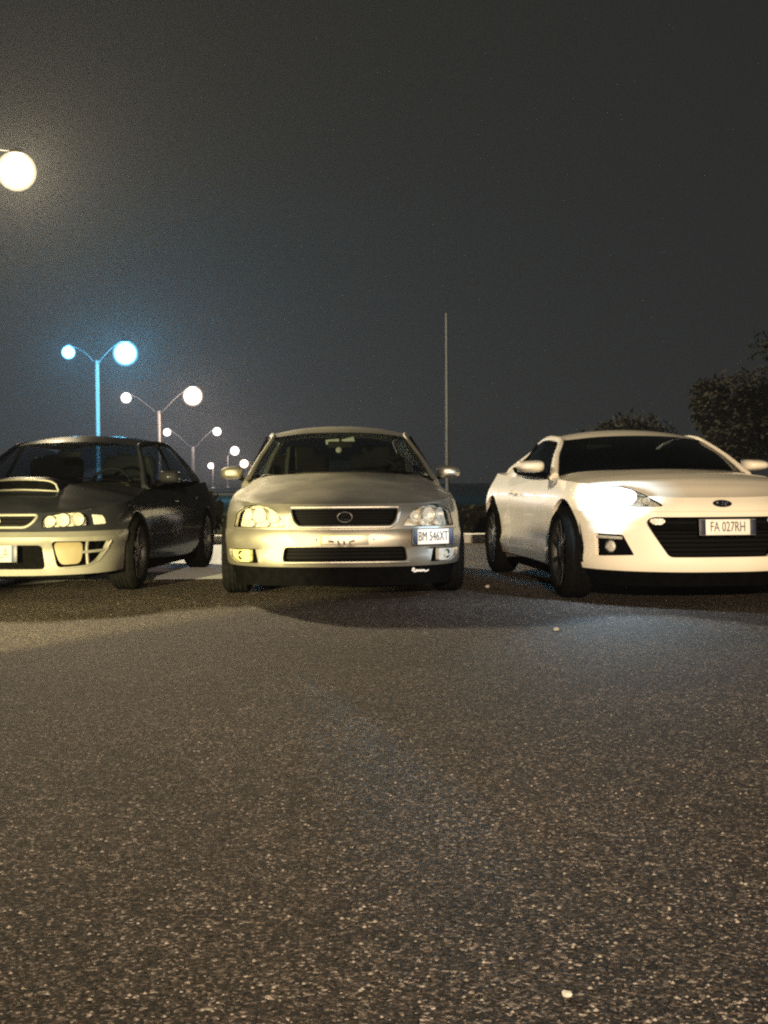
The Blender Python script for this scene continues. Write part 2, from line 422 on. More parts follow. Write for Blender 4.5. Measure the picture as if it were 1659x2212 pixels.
def dome(name, M, r, d, mat, parent, n=24):
    prof = [(d * math.cos(math.pi / 2 * k / 6), max(r * math.sin(math.pi / 2 * k / 6), 0.0005)) for k in range(7)]
    o = lathe(name, prof, mat, parent, axis='Z', n=n, closed=False); o.data.transform(M); return o

def wheel(car, u, v, r, width, spokes, rim_r, sg):
    w = empty('wheel', (u, v, r)); w.parent = car
    hw = width / 2
    prof = [(-hw * 0.8, rim_r), (-hw, rim_r + 0.02), (-hw * 1.02, (r + rim_r) / 2), (-hw * 0.88, r - 0.02), (-hw * 0.7, r - 0.003)]
    for k in (-0.42, -0.12, 0.12, 0.42):
        prof += [(hw * (k - 0.07), r), (hw * (k - 0.05), r - 0.007), (hw * (k + 0.05), r - 0.007), (hw * (k + 0.07), r)]
    prof += [(hw * 0.7, r - 0.003), (hw * 0.88, r - 0.02), (hw * 1.02, (r + rim_r) / 2), (hw, rim_r + 0.02), (hw * 0.8, rim_r)]
    lathe('tyre', prof, 'rubber', w, n=56, closed=False, angle=30)
    x = hw * 0.72 * sg
    rim = lathe('rim', [(hw * 0.85 * sg, rim_r + 0.004), (hw * 0.6 * sg, rim_r - 0.012), (-hw * 0.7 * sg, rim_r - 0.02), (-hw * 0.75 * sg, 0.02), (-hw * 0.7 * sg, 0.02), (-hw * 0.6 * sg, rim_r - 0.03), (hw * 0.55 * sg, rim_r - 0.02)], 'rim_metal', w, n=48, closed=False)
    lathe('hub', [(x + 0.012 * sg, 0.001), (x + 0.012 * sg, 0.03), (x, 0.045), (x - 0.04 * sg, 0.05)], 'rim_metal', w, n=20, closed=False)
    lathe('brake_disc', [(-0.02 * sg, 0.05), (-0.02 * sg, rim_r * 0.74), (-0.04 * sg, rim_r * 0.74), (-0.04 * sg, 0.05)], 'satin_metal', w, n=32)
    for k in range(spokes):
        a = 2 * math.pi * k / spokes + 0.3
        d = Vector((0, math.cos(a), math.sin(a))); p = [Vector((x, 0, 0)) + d * 0.035, Vector((x - 0.012 * sg, 0, 0)) + d * rim_r * 0.5, Vector((x, 0, 0)) + d * (rim_r - 0.008)]
        sweep('spoke', catmull(p, 4), 0.034, 0.022, 'rim_metal', w, up=(1, 0, 0), n=6, power=4)
    return w

def build_car(name, label, pos, yaw, D):
    car = empty(name, (pos[0], pos[1], 0), yaw); tag(car, label, 'car', 'cars parked side by side')
    B = Body(D['plan'], D['front'], D['side'], D['rear'], D['ztop'], D['zbot'])
    paint, bpaint = D['paint'], D['bumper_paint']
    vf, vr, ar, az = D['wheel_front'], D['wheel_rear'], D['arch'], D['arch_z']
    S = B.sv
    def arch(v, sg, r=ar): 
        s0 = S(v)
        return [(sg * (s0 + r * math.cos(2 * math.pi * i / 40)), az + r * math.sin(2 * math.pi * i / 40)) for i in range(40)]
    fa, fb, ra = arch(vf, 1), arch(vf, -1), arch(vr, 1)
    rb = [(2 * B.L - x, z) for x, z in ra]
    def mir(p): return [(-x, z) for x, z in p]
    def FU(p, r=0.0):
        q = [(B.su(u), z) for u, z in p]
        return rounded(q, r) if r else q
    seam = D['seam']; zb = D['zb_front']
    s_arch = S(vf - ar * 0.5)
    # front bumper
    holes = [fa, fb] + [FU(h, r) for h, r in D['bumper_holes']]
    top = [(s, seam - 0.001) for s in (s_arch, 0, -s_arch)]
    o = dense([(-s_arch, zb), (s_arch, zb)], 0.1, False)
    outer = [(p.x, p.y + D['bottom_curve'](abs(p.x) / s_arch)) for p in o] + [(s_arch, seam - 0.0012), (-s_arch, seam - 0.0012)]
    bumper = B.sheet('bumper', outer, holes, bpaint, car, lip=0.035)
    # nose and fenders above the bumper
    s_door = S(D['door'][0])
    N = 60
    topl = [(-s_door + 2 * s_door * i / N, B.ztop(-s_door + 2 * s_door * i / N)) for i in range(N + 1)]
    zs = D['zb_side']
    outer = [(-s_door + 0.002, zs), (-S(vf + ar * 0.9), zs), (-S(vf), seam), (S(vf), seam), (S(vf + ar * 0.9), zs), (s_door - 0.002, zs)] + topl[::-1]
    lampR = FU(D['lamp'], 0.03); lampL = mir(lampR)
    nose = B.sheet('nose_panel', outer, [fa, fb, lampR, lampL] + [FU(h, r) for h, r in D['nose_holes']], paint, car, lip=0.03, step=0.03, fn=D.get('nose_fn'))
    # doors, rear body
    dv = D['door']
    for sg in (1, -1):
        for a, b in zip(dv, dv[1:]):
            n = 14
            pl = [(sg * (S(a) + 0.002), zs), (sg * (S(b) - 0.002), zs)] + [(sg * (S(b) - 0.002 + (S(a) - S(b) + 0.004) * i / n), B.ztop(S(b) + (S(a) - S(b)) * i / n)) for i in range(n + 1)]
            d = B.sheet('door', pl, [ra if sg > 0 else mir(ra)], paint, car, lip=0.02, step=0.05)
            M = B.frame(sg * (S(b) - 0.16), B.ztop(S(b)) - 0.13, 0.012)
            mbox('door_handle', M, (0, 0, 0.008), (0.15, 0.028, 0.02), D.get('handle', paint), d, 0.009)
        pl = [(sg * (S(vf + ar * 0.92)), zs - 0.05), (sg * S(vr - ar * 0.92), zs - 0.05), (sg * S(vr - ar * 0.92), zs - 0.003), (sg * S(vf + ar * 0.92), zs - 0.003)]
        B.sheet('sill', pl, [], D.get('sill', paint), car, off=-0.012, lip=0.06)
    a = S(dv[-1]) + 0.002; n = 60
    pl = [(a, zs), (2 * B.L - a, zs)] + [(2 * B.L - a + (2 * a - 2 * B.L) * i / n, B.ztop(2 * B.L - a + (2 * a - 2 * B.L) * i / n)) for i in range(n + 1)]
    rear = B.sheet('rear_body', pl, [ra, rb], paint, car, step=0.05)
    for sg in (1, -1):
        pl = rounded([(B.L - sg * x, z) for x, z in ((0.40, 0.60), (0.86, 0.62), (0.84, 0.73), (0.42, 0.72))], 0.03)
        B.sheet('tail_light', pl, [], 'red_lens', rear, off=0.004, lip=0.02)
    # hood
    sc = B.su(D['hood_corner']); v_cowl = D['cowl'][0][1]
    f = [B.P(-sc + 2 * sc * i / 40, B.ztop(-sc + 2 * sc * i / 40), -0.004) for i in range(41)]
    s1 = S(v_cowl)
    e = [B.P(sc + (s1 - sc) * i / 30, B.ztop(sc + (s1 - sc) * i / 30), -0.004) for i in range(31)]
    cw = D['cowl']; cowl = catmull([(-u, v, z) for u, v, z in cw] + [(u, v, z) for u, v, z in cw[-2::-1]], 10)
    e[-1] = cowl[-1].copy()
    hood = coons('hood', f, cowl, [Vector((-p.x, p.y, p.z)) for p in e], e, paint, car, n=45, m=30, crown=Vector((0, 0, D['hood_crown'])), fn=D.get('hood_fn'))
    # greenhouse
    def sym(pts, n=10): return catmull([(-u, v, z) for u, v, z in pts] + [(u, v, z) for u, v, z in pts[-2::-1]], n)
    def side(pts, n=10): r = catmull(pts, n); return [Vector((-p.x, p.y, p.z)) for p in r], r
    G = D['glass']
    base, head = sym(D['wind_base']), sym(D['header'])
    pl_, pr_ = side(D['pillar_line'])
    coons('windshield', base, head, pl_, pr_, G, car, crown=Vector((0, -0.03, 0.02)))
    gap = [p + Vector((0, -0.012, -0.012)) for p in base]
    sweep('cowl_panel', gap, 0.10, 0.02, 'black_plastic', car, n=6, power=4)
    rl, rr = side(D['rail']); rhead = sym(D['rear_header'])
    roof = coons('roof', head, rhead, rl, rr, paint, car, n=30, m=20, crown=Vector((0, 0, D['roof_crown'])))
    rbase = sym(D['rear_base']); cl, cr = side(D['c_line'])
    coons('rear_window', rhead, rbase, cl, cr, G, car, crown=Vector((0, 0.03, 0.02)))
    for sg, A in ((-1, rl), (1, rr)):
        full = catmull([(sg * u, v, z) for u, v, z in D['frame_line']], 10)
        w = D['pillar_w']
        sweep('roof_pillar', resample(full, 60), w, w * 0.62, paint, car, up=(sg * 0.75, 0, 0.66), n=10, power=3, taper=lambda t: 1.0 + 0.5 * max(0, 1 - t * 6) + 1.6 * max(0, (t - 0.78) * 4))
        belt = catmull([(sg * u, v, z) for u, v, z in D['belt']], 10)
        b0, b1 = D['side_glass_a'], D['side_glass_c']
        ga = catmull([(sg * u, v, z) for u, v, z in b0], 8); gc = catmull([(sg * u, v, z) for u, v, z in b1], 8)
        tp = catmull([(sg * u, v, z) for u, v, z in D['side_top']], 10)
        coons('side_window', belt, tp, ga, gc, G, car, n=20, m=8)
        sweep('belt_trim', [p + Vector((0, 0, -0.004)) for p in belt], 0.03, 0.022, 'black_trim', car, n=6)
        for bp in D['b_pillar']:
            t0 = min(range(len(belt)), key=lambda i: abs(belt[i].y - bp[0])); t1 = min(range(len(tp)), key=lambda i: abs(tp[i].y - bp[1]))
            sweep('door_pillar', [belt[t0].lerp(tp[t1], k / 6) + Vector((sg * 0.006, 0, 0)) for k in range(7)], 0.07, 0.02, 'black_trim', car, up=(sg, 0, 0.3), n=6, power=4)
        # shoulder between body top edge and side glass
        ed = [B.P(sg * (S(v_cowl) + (S(D['deck'][0][1]) - S(v_cowl)) * i / 30), B.ztop(S(v_cowl) + (S(D['deck'][0][1]) - S(v_cowl)) * i / 30), -0.002) for i in range(31)]
        b2 = resample([Vector((sg * D['wind_base'][0][0], *D['wind_base'][0][1:]))] + belt + [Vector((sg * D['rear_base'][0][0], *D['rear_base'][0][1:]))], 31)
        vsx = ed + b2; coons('shoulder', ed, b2, [ed[0], b2[0]], [ed[-1], b2[-1]], paint, car, n=31, m=4)
        # door mirror
        (mu, mv, mz), (mw, md, mh) = D['mirror']
        m_ = Matrix.Translation((sg * mu, mv, mz))
        prof = []
        bm = bmesh.new(); bmesh.ops.create_uvsphere(bm, u_segments=24, v_segments=14, radius=1.0)
        for v in bm.verts:
            x, y, z = v.co
            x2 = math.copysign(abs(x) ** 0.62, x); z2 = math.copysign(abs(z) ** D['mirror_pow'], z); y2 = y if y < 0 else y * 0.25
            z2 *= 1 - D['mirror_taper'] * 0.5 * (1 + x * sg)
            v.co = (x2 * mw / 2, y2 * md, z2 * mh / 2 + D['mirror_lift'] * -x * sg)
        bmesh.ops.translate(bm, vec=(sg * mu, mv, mz), verts=bm.verts)
        me = bpy.data.meshes.new('door_mirror'); bm.to_mesh(me); bm.free(); me.polygons.foreach_set('use_smooth', [True] * len(me.polygons))
        mo = link('door_mirror', me, D.get('mirror_paint', paint), car)
        box('mirror_glass', (sg * mu, mv + md * 0.25, mz), (mw * 0.85, 0.006, mh * 0.75), 'chrome', mo, 0.002)
        sweep('mirror_foot', catmull([(sg * (mu - mw * 0.25), mv + 0.0, mz - mh * 0.35), (sg * (mu - mw * 0.55), mv + 0.02, mz - mh * 0.55), (sg * (D['belt'][0][0] - 0.01), mv + 0.03, D['belt'][0][2] - 0.005)], 6), 0.05, 0.03, 'black_plastic', mo, n=8)
    # boot lid
    dk = D['deck']
    ed = [B.P(S(dk[0][1]) + (B.L - S(dk[0][1]) - 0.0) * i / 40, B.ztop(S(dk[0][1]) + (B.L - S(dk[0][1])) * i / 40), -0.003) for i in range(41)]
    k = 26
    sideR = ed[:k + 1]; back = [Vector((-p.x, p.y, p.z)) for p in ed[k:]] + [p for p in ed[k:-1]][::-1]
    fr = sym([tuple(ed[0])] + dk[1:])
    coons('boot_lid', fr, back, [Vector((-p.x, p.y, p.z)) for p in sideR], sideR, paint, car, n=30, m=14, crown=Vector((0, 0, 0.015)))
    # underbody and wheels
    zmax = az + ar * 0.75
    bx = box('underbody', (0, (0.2 + D['length'] - 0.3) / 2 + 0.05, (0.12 + zmax) / 2), (1.16, D['length'] - 0.6, zmax - 0.12), 'black_plastic', car, 0.03)
    box('floor_pan', (0, (vf + vr) / 2, 0.195), (1.60, vr - vf - 2 * ar - 0.02, 0.14), 'black_plastic', car, 0.02)
    for v in (vf, vr):
        for sg in (1, -1):
            arc = [(math.cos(R(a)), math.sin(R(a))) for a in range(-10, 191, 10)]
            vs_ = []; fs = []
            for x, z in arc:
                for u in (0.55, D['track'] + 0.03): vs_.append((sg * u, v + x * (ar + 0.015), az + z * (ar + 0.015)))
            for i in range(len(arc) - 1): fs.append((2 * i, 2 * i + 1, 2 * i + 3, 2 * i + 2))
            mesh('wheel_liner', vs_, fs, 'black_plastic', car)
            wheel(car, sg * D['track'], v, D['tyre'][0], D['tyre'][1], D['spokes'], D['tyre'][2], sg)
    # cabin
    wb = D['wind_base']; zc = wb[-1][2]
    box('dashboard', (0, wb[-1][1] + 0.36, zc - 0.10), (1.28, 0.44, 0.16), 'dash_plastic', car, 0.05, seg=3)
    for sg in (1, -1):
        seat = box('seat_back', (sg * 0.33, wb[-1][1] + 1.25, 0.78), (0.48, 0.16, 0.56), 'seat_cloth', car, 0.07, Matrix.Rotation(R(-12), 3, 'X') if True else None, 3)
        box('headrest', (sg * 0.33, wb[-1][1] + 1.27, D['header'][-1][2] - 0.17), (0.25, 0.09, 0.15), 'seat_cloth', seat, 0.04, None, 3)
    st = [Vector((0.33 + 0.17 * math.cos(a * math.pi / 12), wb[-1][1] + 0.68 + 0.06 * math.sin(a * math.pi / 12), zc - 0.06 + 0.16 * math.sin(a * math.pi / 12))) for a in range(24)]
    sweep('steering_wheel', st, 0.03, 0.03, 'dash_plastic', car, closed=True, up=(0, 1, 0), n=8)
    hz = D['header'][-1]
    mo = box('rear_view_mirror', (0, hz[1] - 0.10, hz[2] - 0.105), (0.20, 0.02, 0.055), 'dash_plastic', car, 0.012)
    sweep('mirror_stem', [Vector((0, hz[1] - 0.10, hz[2] - 0.09)), Vector((0, hz[1] - 0.02, hz[2] - 0.035))], 0.02, 0.02, 'dash_plastic', mo, n=6)
    # wipers
    for x0, x1 in ((-0.40, 0.12), (0.05, 0.58)):
        k = lambda x: min(base, key=lambda p: abs(p.x - x))
        sweep('wiper', [k(x0) + Vector((0, -0.035, 0.012)), k((x0 + x1) / 2) + Vector((0, -0.02, 0.022)), k(x1) + Vector((0, -0.012, 0.016))], 0.018, 0.012, 'black_plastic', car, n=6)
    return car, B, dict(bumper=bumper, nose=nose, hood=hood, roof=roof, lampR=lampR, lampL=lampL, FU=FU, mir=mir, base=base)

# ------------------------------------------------------------------ the setting
def sheet_xy(name, pts, z, mat, kind='structure'):
    o = mesh(name, [(x, y, z) for x, y in pts], [tuple(range(len(pts)))], mat, None, smooth=False); o['kind'] = kind; return o
sheet_xy('ground', [(-220, -12), (220, -12), (220, 420), (-220, 420)], 0.0, 'asphalt')
# pale concrete apron behind the dark car
sheet_xy('pavement', [(-60, 7.9), (-3.45, 9.55), (-2.65, 10.85), (-1.30, 10.95), (-0.95, 16.9), (-60, 16.9)], 0.004, 'pale_concrete')
def kerb_line(x0, x1, y, n):
    w = (x1 - x0) / n
    me = None
    root = empty('kerb', (x0, y, 0)); root['kind'] = 'structure'
    for i in range(n):
        if me is None:
            o = box('kerb_stone', (0, 0, 0), (w - 0.012, 0.28, 0.13), 'kerb_stone', root, 0.02); me = o.data
        else: o = link('kerb_stone', me, None, root)
        o.location = (w * (i + 0.5), random.uniform(-0.01, 0.01), 0.055 + random.uniform(-0.006, 0.006))
kerb_line(-14, 14, 17.2, 28)
verge = sheet_xy('verge', [(-220, 17.33), (220, 17.33), (220, 419), (-220, 419)], 0.05, 'grass')

# ------------------------------------------------------------------ silver saloon (centre)
lex = dict(
    length=4.4, paint='silver_paint', bumper_paint='silver_paint', glass='car_glass',
    plan=[(0, 0), (.20, .004), (.36, .022), (.53, .075), (.67, .165), (.77, .29), (.83, .46), (.855, .8), (.86, 1.5), (.86, 3.0), (.84, 3.7), (.78, 4.1), (.65, 4.3), (.35, 4.38), (0, 4.4)],
    front=[(.14, .06), (.22, .02), (.27, .0), (.36, 0), (.40, -.012), (.47, -.010), (.495, .012), (.60, .035), (.67, .085), (.76, .16)],
    side=[(.15, .05), (.3, .012), (.45, 0), (.58, .006), (.66, .022), (.72, .05), (.78, .088), (.86, .13)],
    rear=[(.15, .06), (.3, 0), (.5, 0), (.6, .02), (.86, .09)],
    ztop=[(0, .664), (.1, .668), (.3, .683), (.6, .703), (.9, .735), (1.36, .787), (1.6, .80), (2.5, .825), (3.3, .85), (3.8, .86), (4.2, .865), (4.4, .86)], zbot=0,
    seam=.492, zb_front=.236, zb_side=.24, bottom_curve=lambda t: 0.012 * t * t,
    bumper_holes=[([(-.408, .374), (.408, .374), (.428, .272), (-.428, .272)], .03),
                  ([(.575, .362), (.81, .352), (.80, .30), (.73, .262), (.585, .262)], .02), ([(-.575, .362), (-.81, .352), (-.80, .30), (-.73, .262), (-.585, .262)], .02)],
    nose_holes=[([(-.388, .642), (.388, .642), (.378, .615), (.352, .545), (.315, .507), (-.315, .507), (-.352, .545), (-.378, .615)], .02)],
    lamp=[(.385, .508), (.43, .565), (.475, .612), (.56, .648), (.66, .662), (.735, .655), (.785, .60), (.785, .505)],
    door=[1.25, 2.36, 3.25], wheel_front=.84, wheel_rear=3.48, arch=.325, arch_z=.295, track=.775, tyre=(.292, .205, .215), spokes=7,
    hood_corner=.60, hood_crown=.022, cowl=[(.768, 1.36, .79), (.64, 1.30, .848), (.35, 1.16, .885), (0, 1.09, .895)],
    wind_base=[(.70, 1.42, .84), (.45, 1.25, .880), (.2, 1.14, .894), (0, 1.12, .898)],
    header=[(.53, 1.95, 1.188), (.3, 1.885, 1.214), (0, 1.855, 1.222)], pillar_line=[(.70, 1.42, .84), (.615, 1.69, 1.02), (.53, 1.95, 1.188)],
    rail=[(.53, 1.95, 1.188), (.545, 2.12, 1.215), (.56, 2.4, 1.228), (.55, 2.9, 1.222), (.50, 3.25, 1.185)], roof_crown=.030,
    rear_header=[(.50, 3.25, 1.185), (.3, 3.32, 1.22), (0, 3.34, 1.23)], rear_base=[(.64, 3.72, .885), (.35, 3.82, .90), (0, 3.85, .905)], c_line=[(.50, 3.25, 1.185), (.58, 3.5, 1.04), (.64, 3.72, .885)],
    frame_line=[(.752, 1.38, .80), (.655, 1.67, 1.005), (.553, 1.97, 1.182), (.562, 2.14, 1.205), (.578, 2.4, 1.218), (.568, 2.9, 1.212), (.53, 3.27, 1.188), (.61, 3.52, 1.04), (.67, 3.74, .89)], pillar_w=.048,
    belt=[(.765, 1.50, .83), (.78, 2.3, .848), (.77, 3.0, .868), (.74, 3.45, .88)], side_top=[(.60, 1.97, 1.18), (.612, 2.4, 1.205), (.60, 2.9, 1.195), (.56, 3.2, 1.16)],
    side_glass_a=[(.765, 1.50, .83), (.69, 1.72, 1.01), (.60, 1.97, 1.18)], side_glass_c=[(.74, 3.45, .88), (.65, 3.33, 1.03), (.56, 3.2, 1.16)], b_pillar=[(2.35, 2.4)],
    deck=[(0, 3.80, 0), (.5, 3.86, .893), (0, 3.89, .907)],
    mirror=((.865, 1.60, .893), (.185, .11, .108)), mirror_pow=.55, mirror_taper=.10, mirror_lift=.004)
carL, BL, gL = build_car('silver_saloon', 'silver saloon parked in the middle, licence plate fixed off-centre on its bumper', (-.267, 8.8), .05, lex)

def headlight(car, B, poly, bowls, M_extra=None, bucket='reflector', lens='lens_glass', depth=-0.055):
    h = B.sheet('headlight', poly, [], bucket, car, off=depth, lip=0.0, step=0.03)
    for s, z, r in bowls:
        bowl('reflector_bowl', B.frame(s, z, -0.020), r, r * 0.7, 'frosted_chrome', h)
        dome('bulb', B.frame(s, z, -0.020 - r * 0.6), r * 0.28, r * 0.35, 'pale_lens', h)
    B.sheet('lens', poly, [], lens, h, off=-0.004, lip=0.0, step=0.025)
    B.ring('lens_seal', poly, 0.008, 0.008, 'black_plastic', h, off=-0.006)
    return h
su = BL.su
bowls = [(su(.50), .575, .040), (su(.605), .585, .050), (su(.70), .59, .042), (su(.55), .535, .022), (su(.66), .532, .020)]
headlight(carL, BL, gL['lampR'], bowls); headlight(carL, BL, gL['lampL'], [(-s, z, r) for s, z, r in bowls])
# grille
gp = gL['FU'](lex['nose_holes'][0][0], .02)
gr = BL.sheet('grille', gp, [], 'black_plastic', carL, off=-0.06, lip=0)
for i in range(6):
    z = .525 + i * .020; u = .300 + (z - .507) * .52
    BL.bar('slat', [(-su(u), z), (su(u), z)], .006, .018, 'black_trim', gr, off=-0.045)
BL.ring('grille_surround', gp, .026, .022, 'satin_metal', carL, off=0.002)
emb = BL.ring('badge', [(x, z) for x, z in oval(0, .574, .050, .034)], .007, .010, 'chrome', carL, off=-0.018)
sweep('badge_stroke', [BL.P(x, z, -0.018) for x, z in ((.012, .603), (-.020, .572), (-.022, .562), (.000, .557), (.036, .557))], .006, .008, 'chrome', emb, up=(0, -1, 0), n=6)
# lower intake
ip = gL['FU'](lex['bumper_holes'][0][0], .03)
it = BL.sheet('intake', ip, [], 'black_plastic', carL, off=-0.09, lip=0)
for z in (.300, .325, .350): BL.bar('slat', [(-su(.41), z), (su(.41), z)], .007, .02, 'black_trim', it, off=-0.06)
BL.bar('intake_trim', [(-su(.43), .268), (su(.43), .268)], .012, .014, 'satin_metal', gL['bumper'], off=0.003)
for sg in (1, -1):
    fp = [(sg * s, z) for s, z in gL['FU'](lex['bumper_holes'][1][0], .02)]
    fo = BL.sheet('fog_recess', fp, [], 'black_plastic', gL['bumper'], off=-0.07, lip=0)
    lp = rounded([(sg * su(u), z) for u, z in ((.665, .352), (.80, .345), (.795, .30), (.735, .268), (.665, .268))], .012)
    fg = BL.sheet('fog_lamp', lp, [], 'yellow_lit_lens' if sg < 0 else 'pale_lens', carL, off=-0.02, lip=0.03)  # left lens carries the yellow lighting as colour, right one stays pale
    bowl('reflector_bowl', BL.frame(sg * su(.725), .312, -0.014), .030, .012, 'chrome', fg)
    wq = [(sg * su(u), z) for u, z in ((.582, .358), (.625, .356), (.61, .266), (.59, .264))]
    BL.sheet('fog_blade', wq, [], 'silver_paint', gL['bumper'], off=-0.03, lip=0.03)
# dark lip below the bumper, drawn deeper to stand in for shade under the car, with a white script sticker
sa = BL.sv(.52)
lipp = [(-sa, .105), (sa, .105), (sa, .238), (0, .228), (-sa, .238)]
sp = BL.sheet('splitter_shade', lipp, [], 'black_plastic', carL, off=-0.015, lip=.06, step=.05)
M = BL.frame(su(.53), .205, -0.012)
cur = [Vector((x, y, .003)) for x, y in ((-.065, -.004), (-.058, .016), (-.048, .012), (-.052, -.006), (-.036, -.008), (-.034, .004), (-.026, -.007), (-.020, .003), (-.012, -.008), (-.004, .003), (.004, -.008), (.014, .003), (.018, -.007), (.030, .002), (.036, -.008), (.052, -.006), (.066, .000))]
sweep('script_sticker', [M @ p for p in catmull(cur, 3)], .009, .002, 'sticker_white', sp, up=M.to_3x3() @ Vector((0, 0, 1)), n=6)
# plate on the corner of the bumper, remains of the plate mount in the middle
plate(carL, BL.frame(su(.585), .437, 0.012), .345, .105, 'BM 546XT', (-1, 1))
M = BL.frame(su(0.0), .425, 0.004)
mk = mbox('plate_mount', M @ Matrix.Translation((-.005, .0, -.0035)), (0, 0, 0), (.33, .072, .006), 'silver_paint', carL, .002)
for x, y, w, h in ((-.163, -.006, .008, .07), (.0, .032, .34, .008)): mbox('mount_strip', M, (x, y, .002), (w, h, .004), 'sticker_olive', mk, .001)
for pts in (((-.115, -.010), (-.075, -.014)), ((-.050, -.006), (-.038, -.036)), ((-.008, -.008), (-.004, -.036)), ((.066, -.006), (.030, -.016), (.036, -.036))):
    sweep('mount_mark', [M @ Vector((x, y, .003)) for x, y in pts], .015, .006, 'plate_ink', mk, up=M.to_3x3() @ Vector((0, 0, 1)), n=6)
for x in (-.195, .195): dome('mount_screw', M @ Matrix.Translation((x, 0, .002)), .006, .004, 'plate_ink', mk, 10)
# hanging charm at the mirror, folded pale sunshade strip behind it
box('sun_strip', (-.055, 1.80, 1.145), (.125, .012, .042), 'charm_cloth', carL, .010, Matrix.Rotation(R(-5), 3, 'Y'))
box('sun_strip', (.055, 1.80, 1.152), (.125, .012, .042), 'charm_cloth', carL, .010, Matrix.Rotation(R(-14), 3, 'Y'))
dome('hanging_charm', Matrix.Translation((-.012, 1.74, 1.075)) @ Matrix.Rotation(R(90), 4, 'X'), .026, .03, 'charm_cloth', carL)
sweep('charm_string', [Vector((-.012, 1.76, 1.14)), Vector((-.012, 1.745, 1.09))], .004, .004, 'charm_cloth', carL, n=5)
sweep('antenna', [Vector((0, 3.2, 1.235)), Vector((.0, 3.32, 1.34))], .006, .006, 'black_plastic', carL, n=6)

# ------------------------------------------------------------------ white coupe (right)
brz = dict(
    length=4.24, paint='white_paint', bumper_paint='white_paint', glass='dark_car_glass',
    plan=[(0, 0), (.18, .006), (.34, .04), (.50, .11), (.64, .22), (.75, .37), (.82, .54), (.852, .82), (.855, 1.3), (.845, 2.2), (.865, 3.0), (.875, 3.4), (.85, 3.8), (.74, 4.08), (.45, 4.2), (0, 4.24)],
    front=[(.14, .07), (.21, .03), (.26, .005), (.32, 0), (.46, 0), (.58, .018), (.64, .05), (.71, .12), (.80, .22)],
    side=[(.15, .06), (.22, .025), (.30, .0), (.36, .018), (.5, .012), (.62, 0), (.70, .012), (.76, .04), (.81, .075), (.88, .13)],
    rear=[(.15, .08), (.3, .0), (.5, 0), (.7, .03), (.9, .10)],
    ztop=[(0, .70), (.06, .704), (.2, .722), (.4, .768), (.6, .795), (.9, .812), (1.45, .832), (2.4, .842), (3.0, .85), (3.5, .87), (3.9, .885), (4.24, .88)], zbot=0,
    seam=.612, zb_front=.222, zb_side=.205, bottom_curve=lambda t: 0.012 * t * t,
    bumper_holes=[([(-.44, .577), (.44, .577), (.478, .545), (.335, .318), (-.335, .318), (-.478, .545)], .03),
                  ([(.745, .468), (.74, .318), (.535, .330), (.595, .462)], .012), ([(-.745, .468), (-.74, .318), (-.535, .330), (-.595, .462)], .012)],
    nose_holes=[], lamp=[(.36, .645), (.40, .672), (.50, .718), (.61, .752), (.70, .772), (.765, .768), (.795, .74), (.78, .695), (.67, .655), (.52, .64)],
    door=[1.32, 2.72], wheel_front=.83, wheel_rear=3.38, arch=.355, arch_z=.335, track=.775, tyre=(.318, .215, .235), spokes=10,
    hood_corner=.58, hood_crown=.022, cowl=[(.765, 1.45, .835), (.62, 1.37, .872), (.3, 1.21, .893), (0, 1.15, .898)],
    wind_base=[(.715, 1.52, .872), (.45, 1.34, .892), (.2, 1.21, .899), (0, 1.18, .901)],
    header=[(.545, 1.98, 1.132), (.3, 1.91, 1.156), (0, 1.88, 1.164)], pillar_line=[(.715, 1.52, .872), (.640, 1.75, 1.015), (.545, 1.98, 1.132)],
    rail=[(.545, 1.98, 1.132), (.552, 2.12, 1.155), (.555, 2.35, 1.166), (.53, 2.75, 1.14), (.49, 3.0, 1.09)], roof_crown=.026,
    rear_header=[(.49, 3.0, 1.09), (.25, 3.05, 1.12), (0, 3.07, 1.13)], rear_base=[(.60, 3.62, .895), (.3, 3.72, .905), (0, 3.75, .91)], c_line=[(.49, 3.0, 1.09), (.55, 3.3, 1.0), (.60, 3.62, .895)],
    frame_line=[(.752, 1.47, .845), (.670, 1.74, 1.002), (.572, 2.0, 1.126), (.576, 2.14, 1.146), (.582, 2.35, 1.158), (.560, 2.75, 1.134), (.56, 3.1, 1.06), (.64, 3.6, .90)], pillar_w=.052,
    belt=[(.772, 1.60, .85), (.785, 2.2, .865), (.765, 2.75, .885), (.71, 3.15, .93)], side_top=[(.61, 2.0, 1.12), (.618, 2.35, 1.142), (.592, 2.75, 1.112), (.59, 2.98, 1.05)],
    side_glass_a=[(.772, 1.60, .85), (.69, 1.80, 1.0), (.61, 2.0, 1.12)], side_glass_c=[(.71, 3.15, .93), (.645, 3.06, 1.0), (.59, 2.98, 1.05)], b_pillar=[(2.7, 2.7)],
    deck=[(0, 3.70, 0), (.45, 3.75, .905), (0, 3.79, .915)],
    mirror=((.885, 1.70, .925), (.215, .13, .115)), mirror_pow=.75, mirror_taper=.45, mirror_lift=.0)
carB, BB, gB = build_car('white_coupe', 'white two-door coupe on the right with one headlight lit', (2.165, 8.3), .10, brz)
su = BB.su
emis('headlight_glow', (0.78, 0.91, 1.0), 20.0); MATS['headlight_glow'].cycles.emission_sampling = 'NONE'; emis('lit_lens', (0.80, 0.92, 1.0), 4.0)
bw = [(su(.70), .715, .038), (su(.60), .700, .030), (su(.49), .678, .024)]
h1 = headlight(carB, BB, gB['lampR'], bw, depth=-0.085); h2 = headlight(carB, BB, gB['lampL'], [(-s, z, r) for s, z, r in bw], depth=-0.085)
M = BB.frame(-su(.695), .714, -0.030)
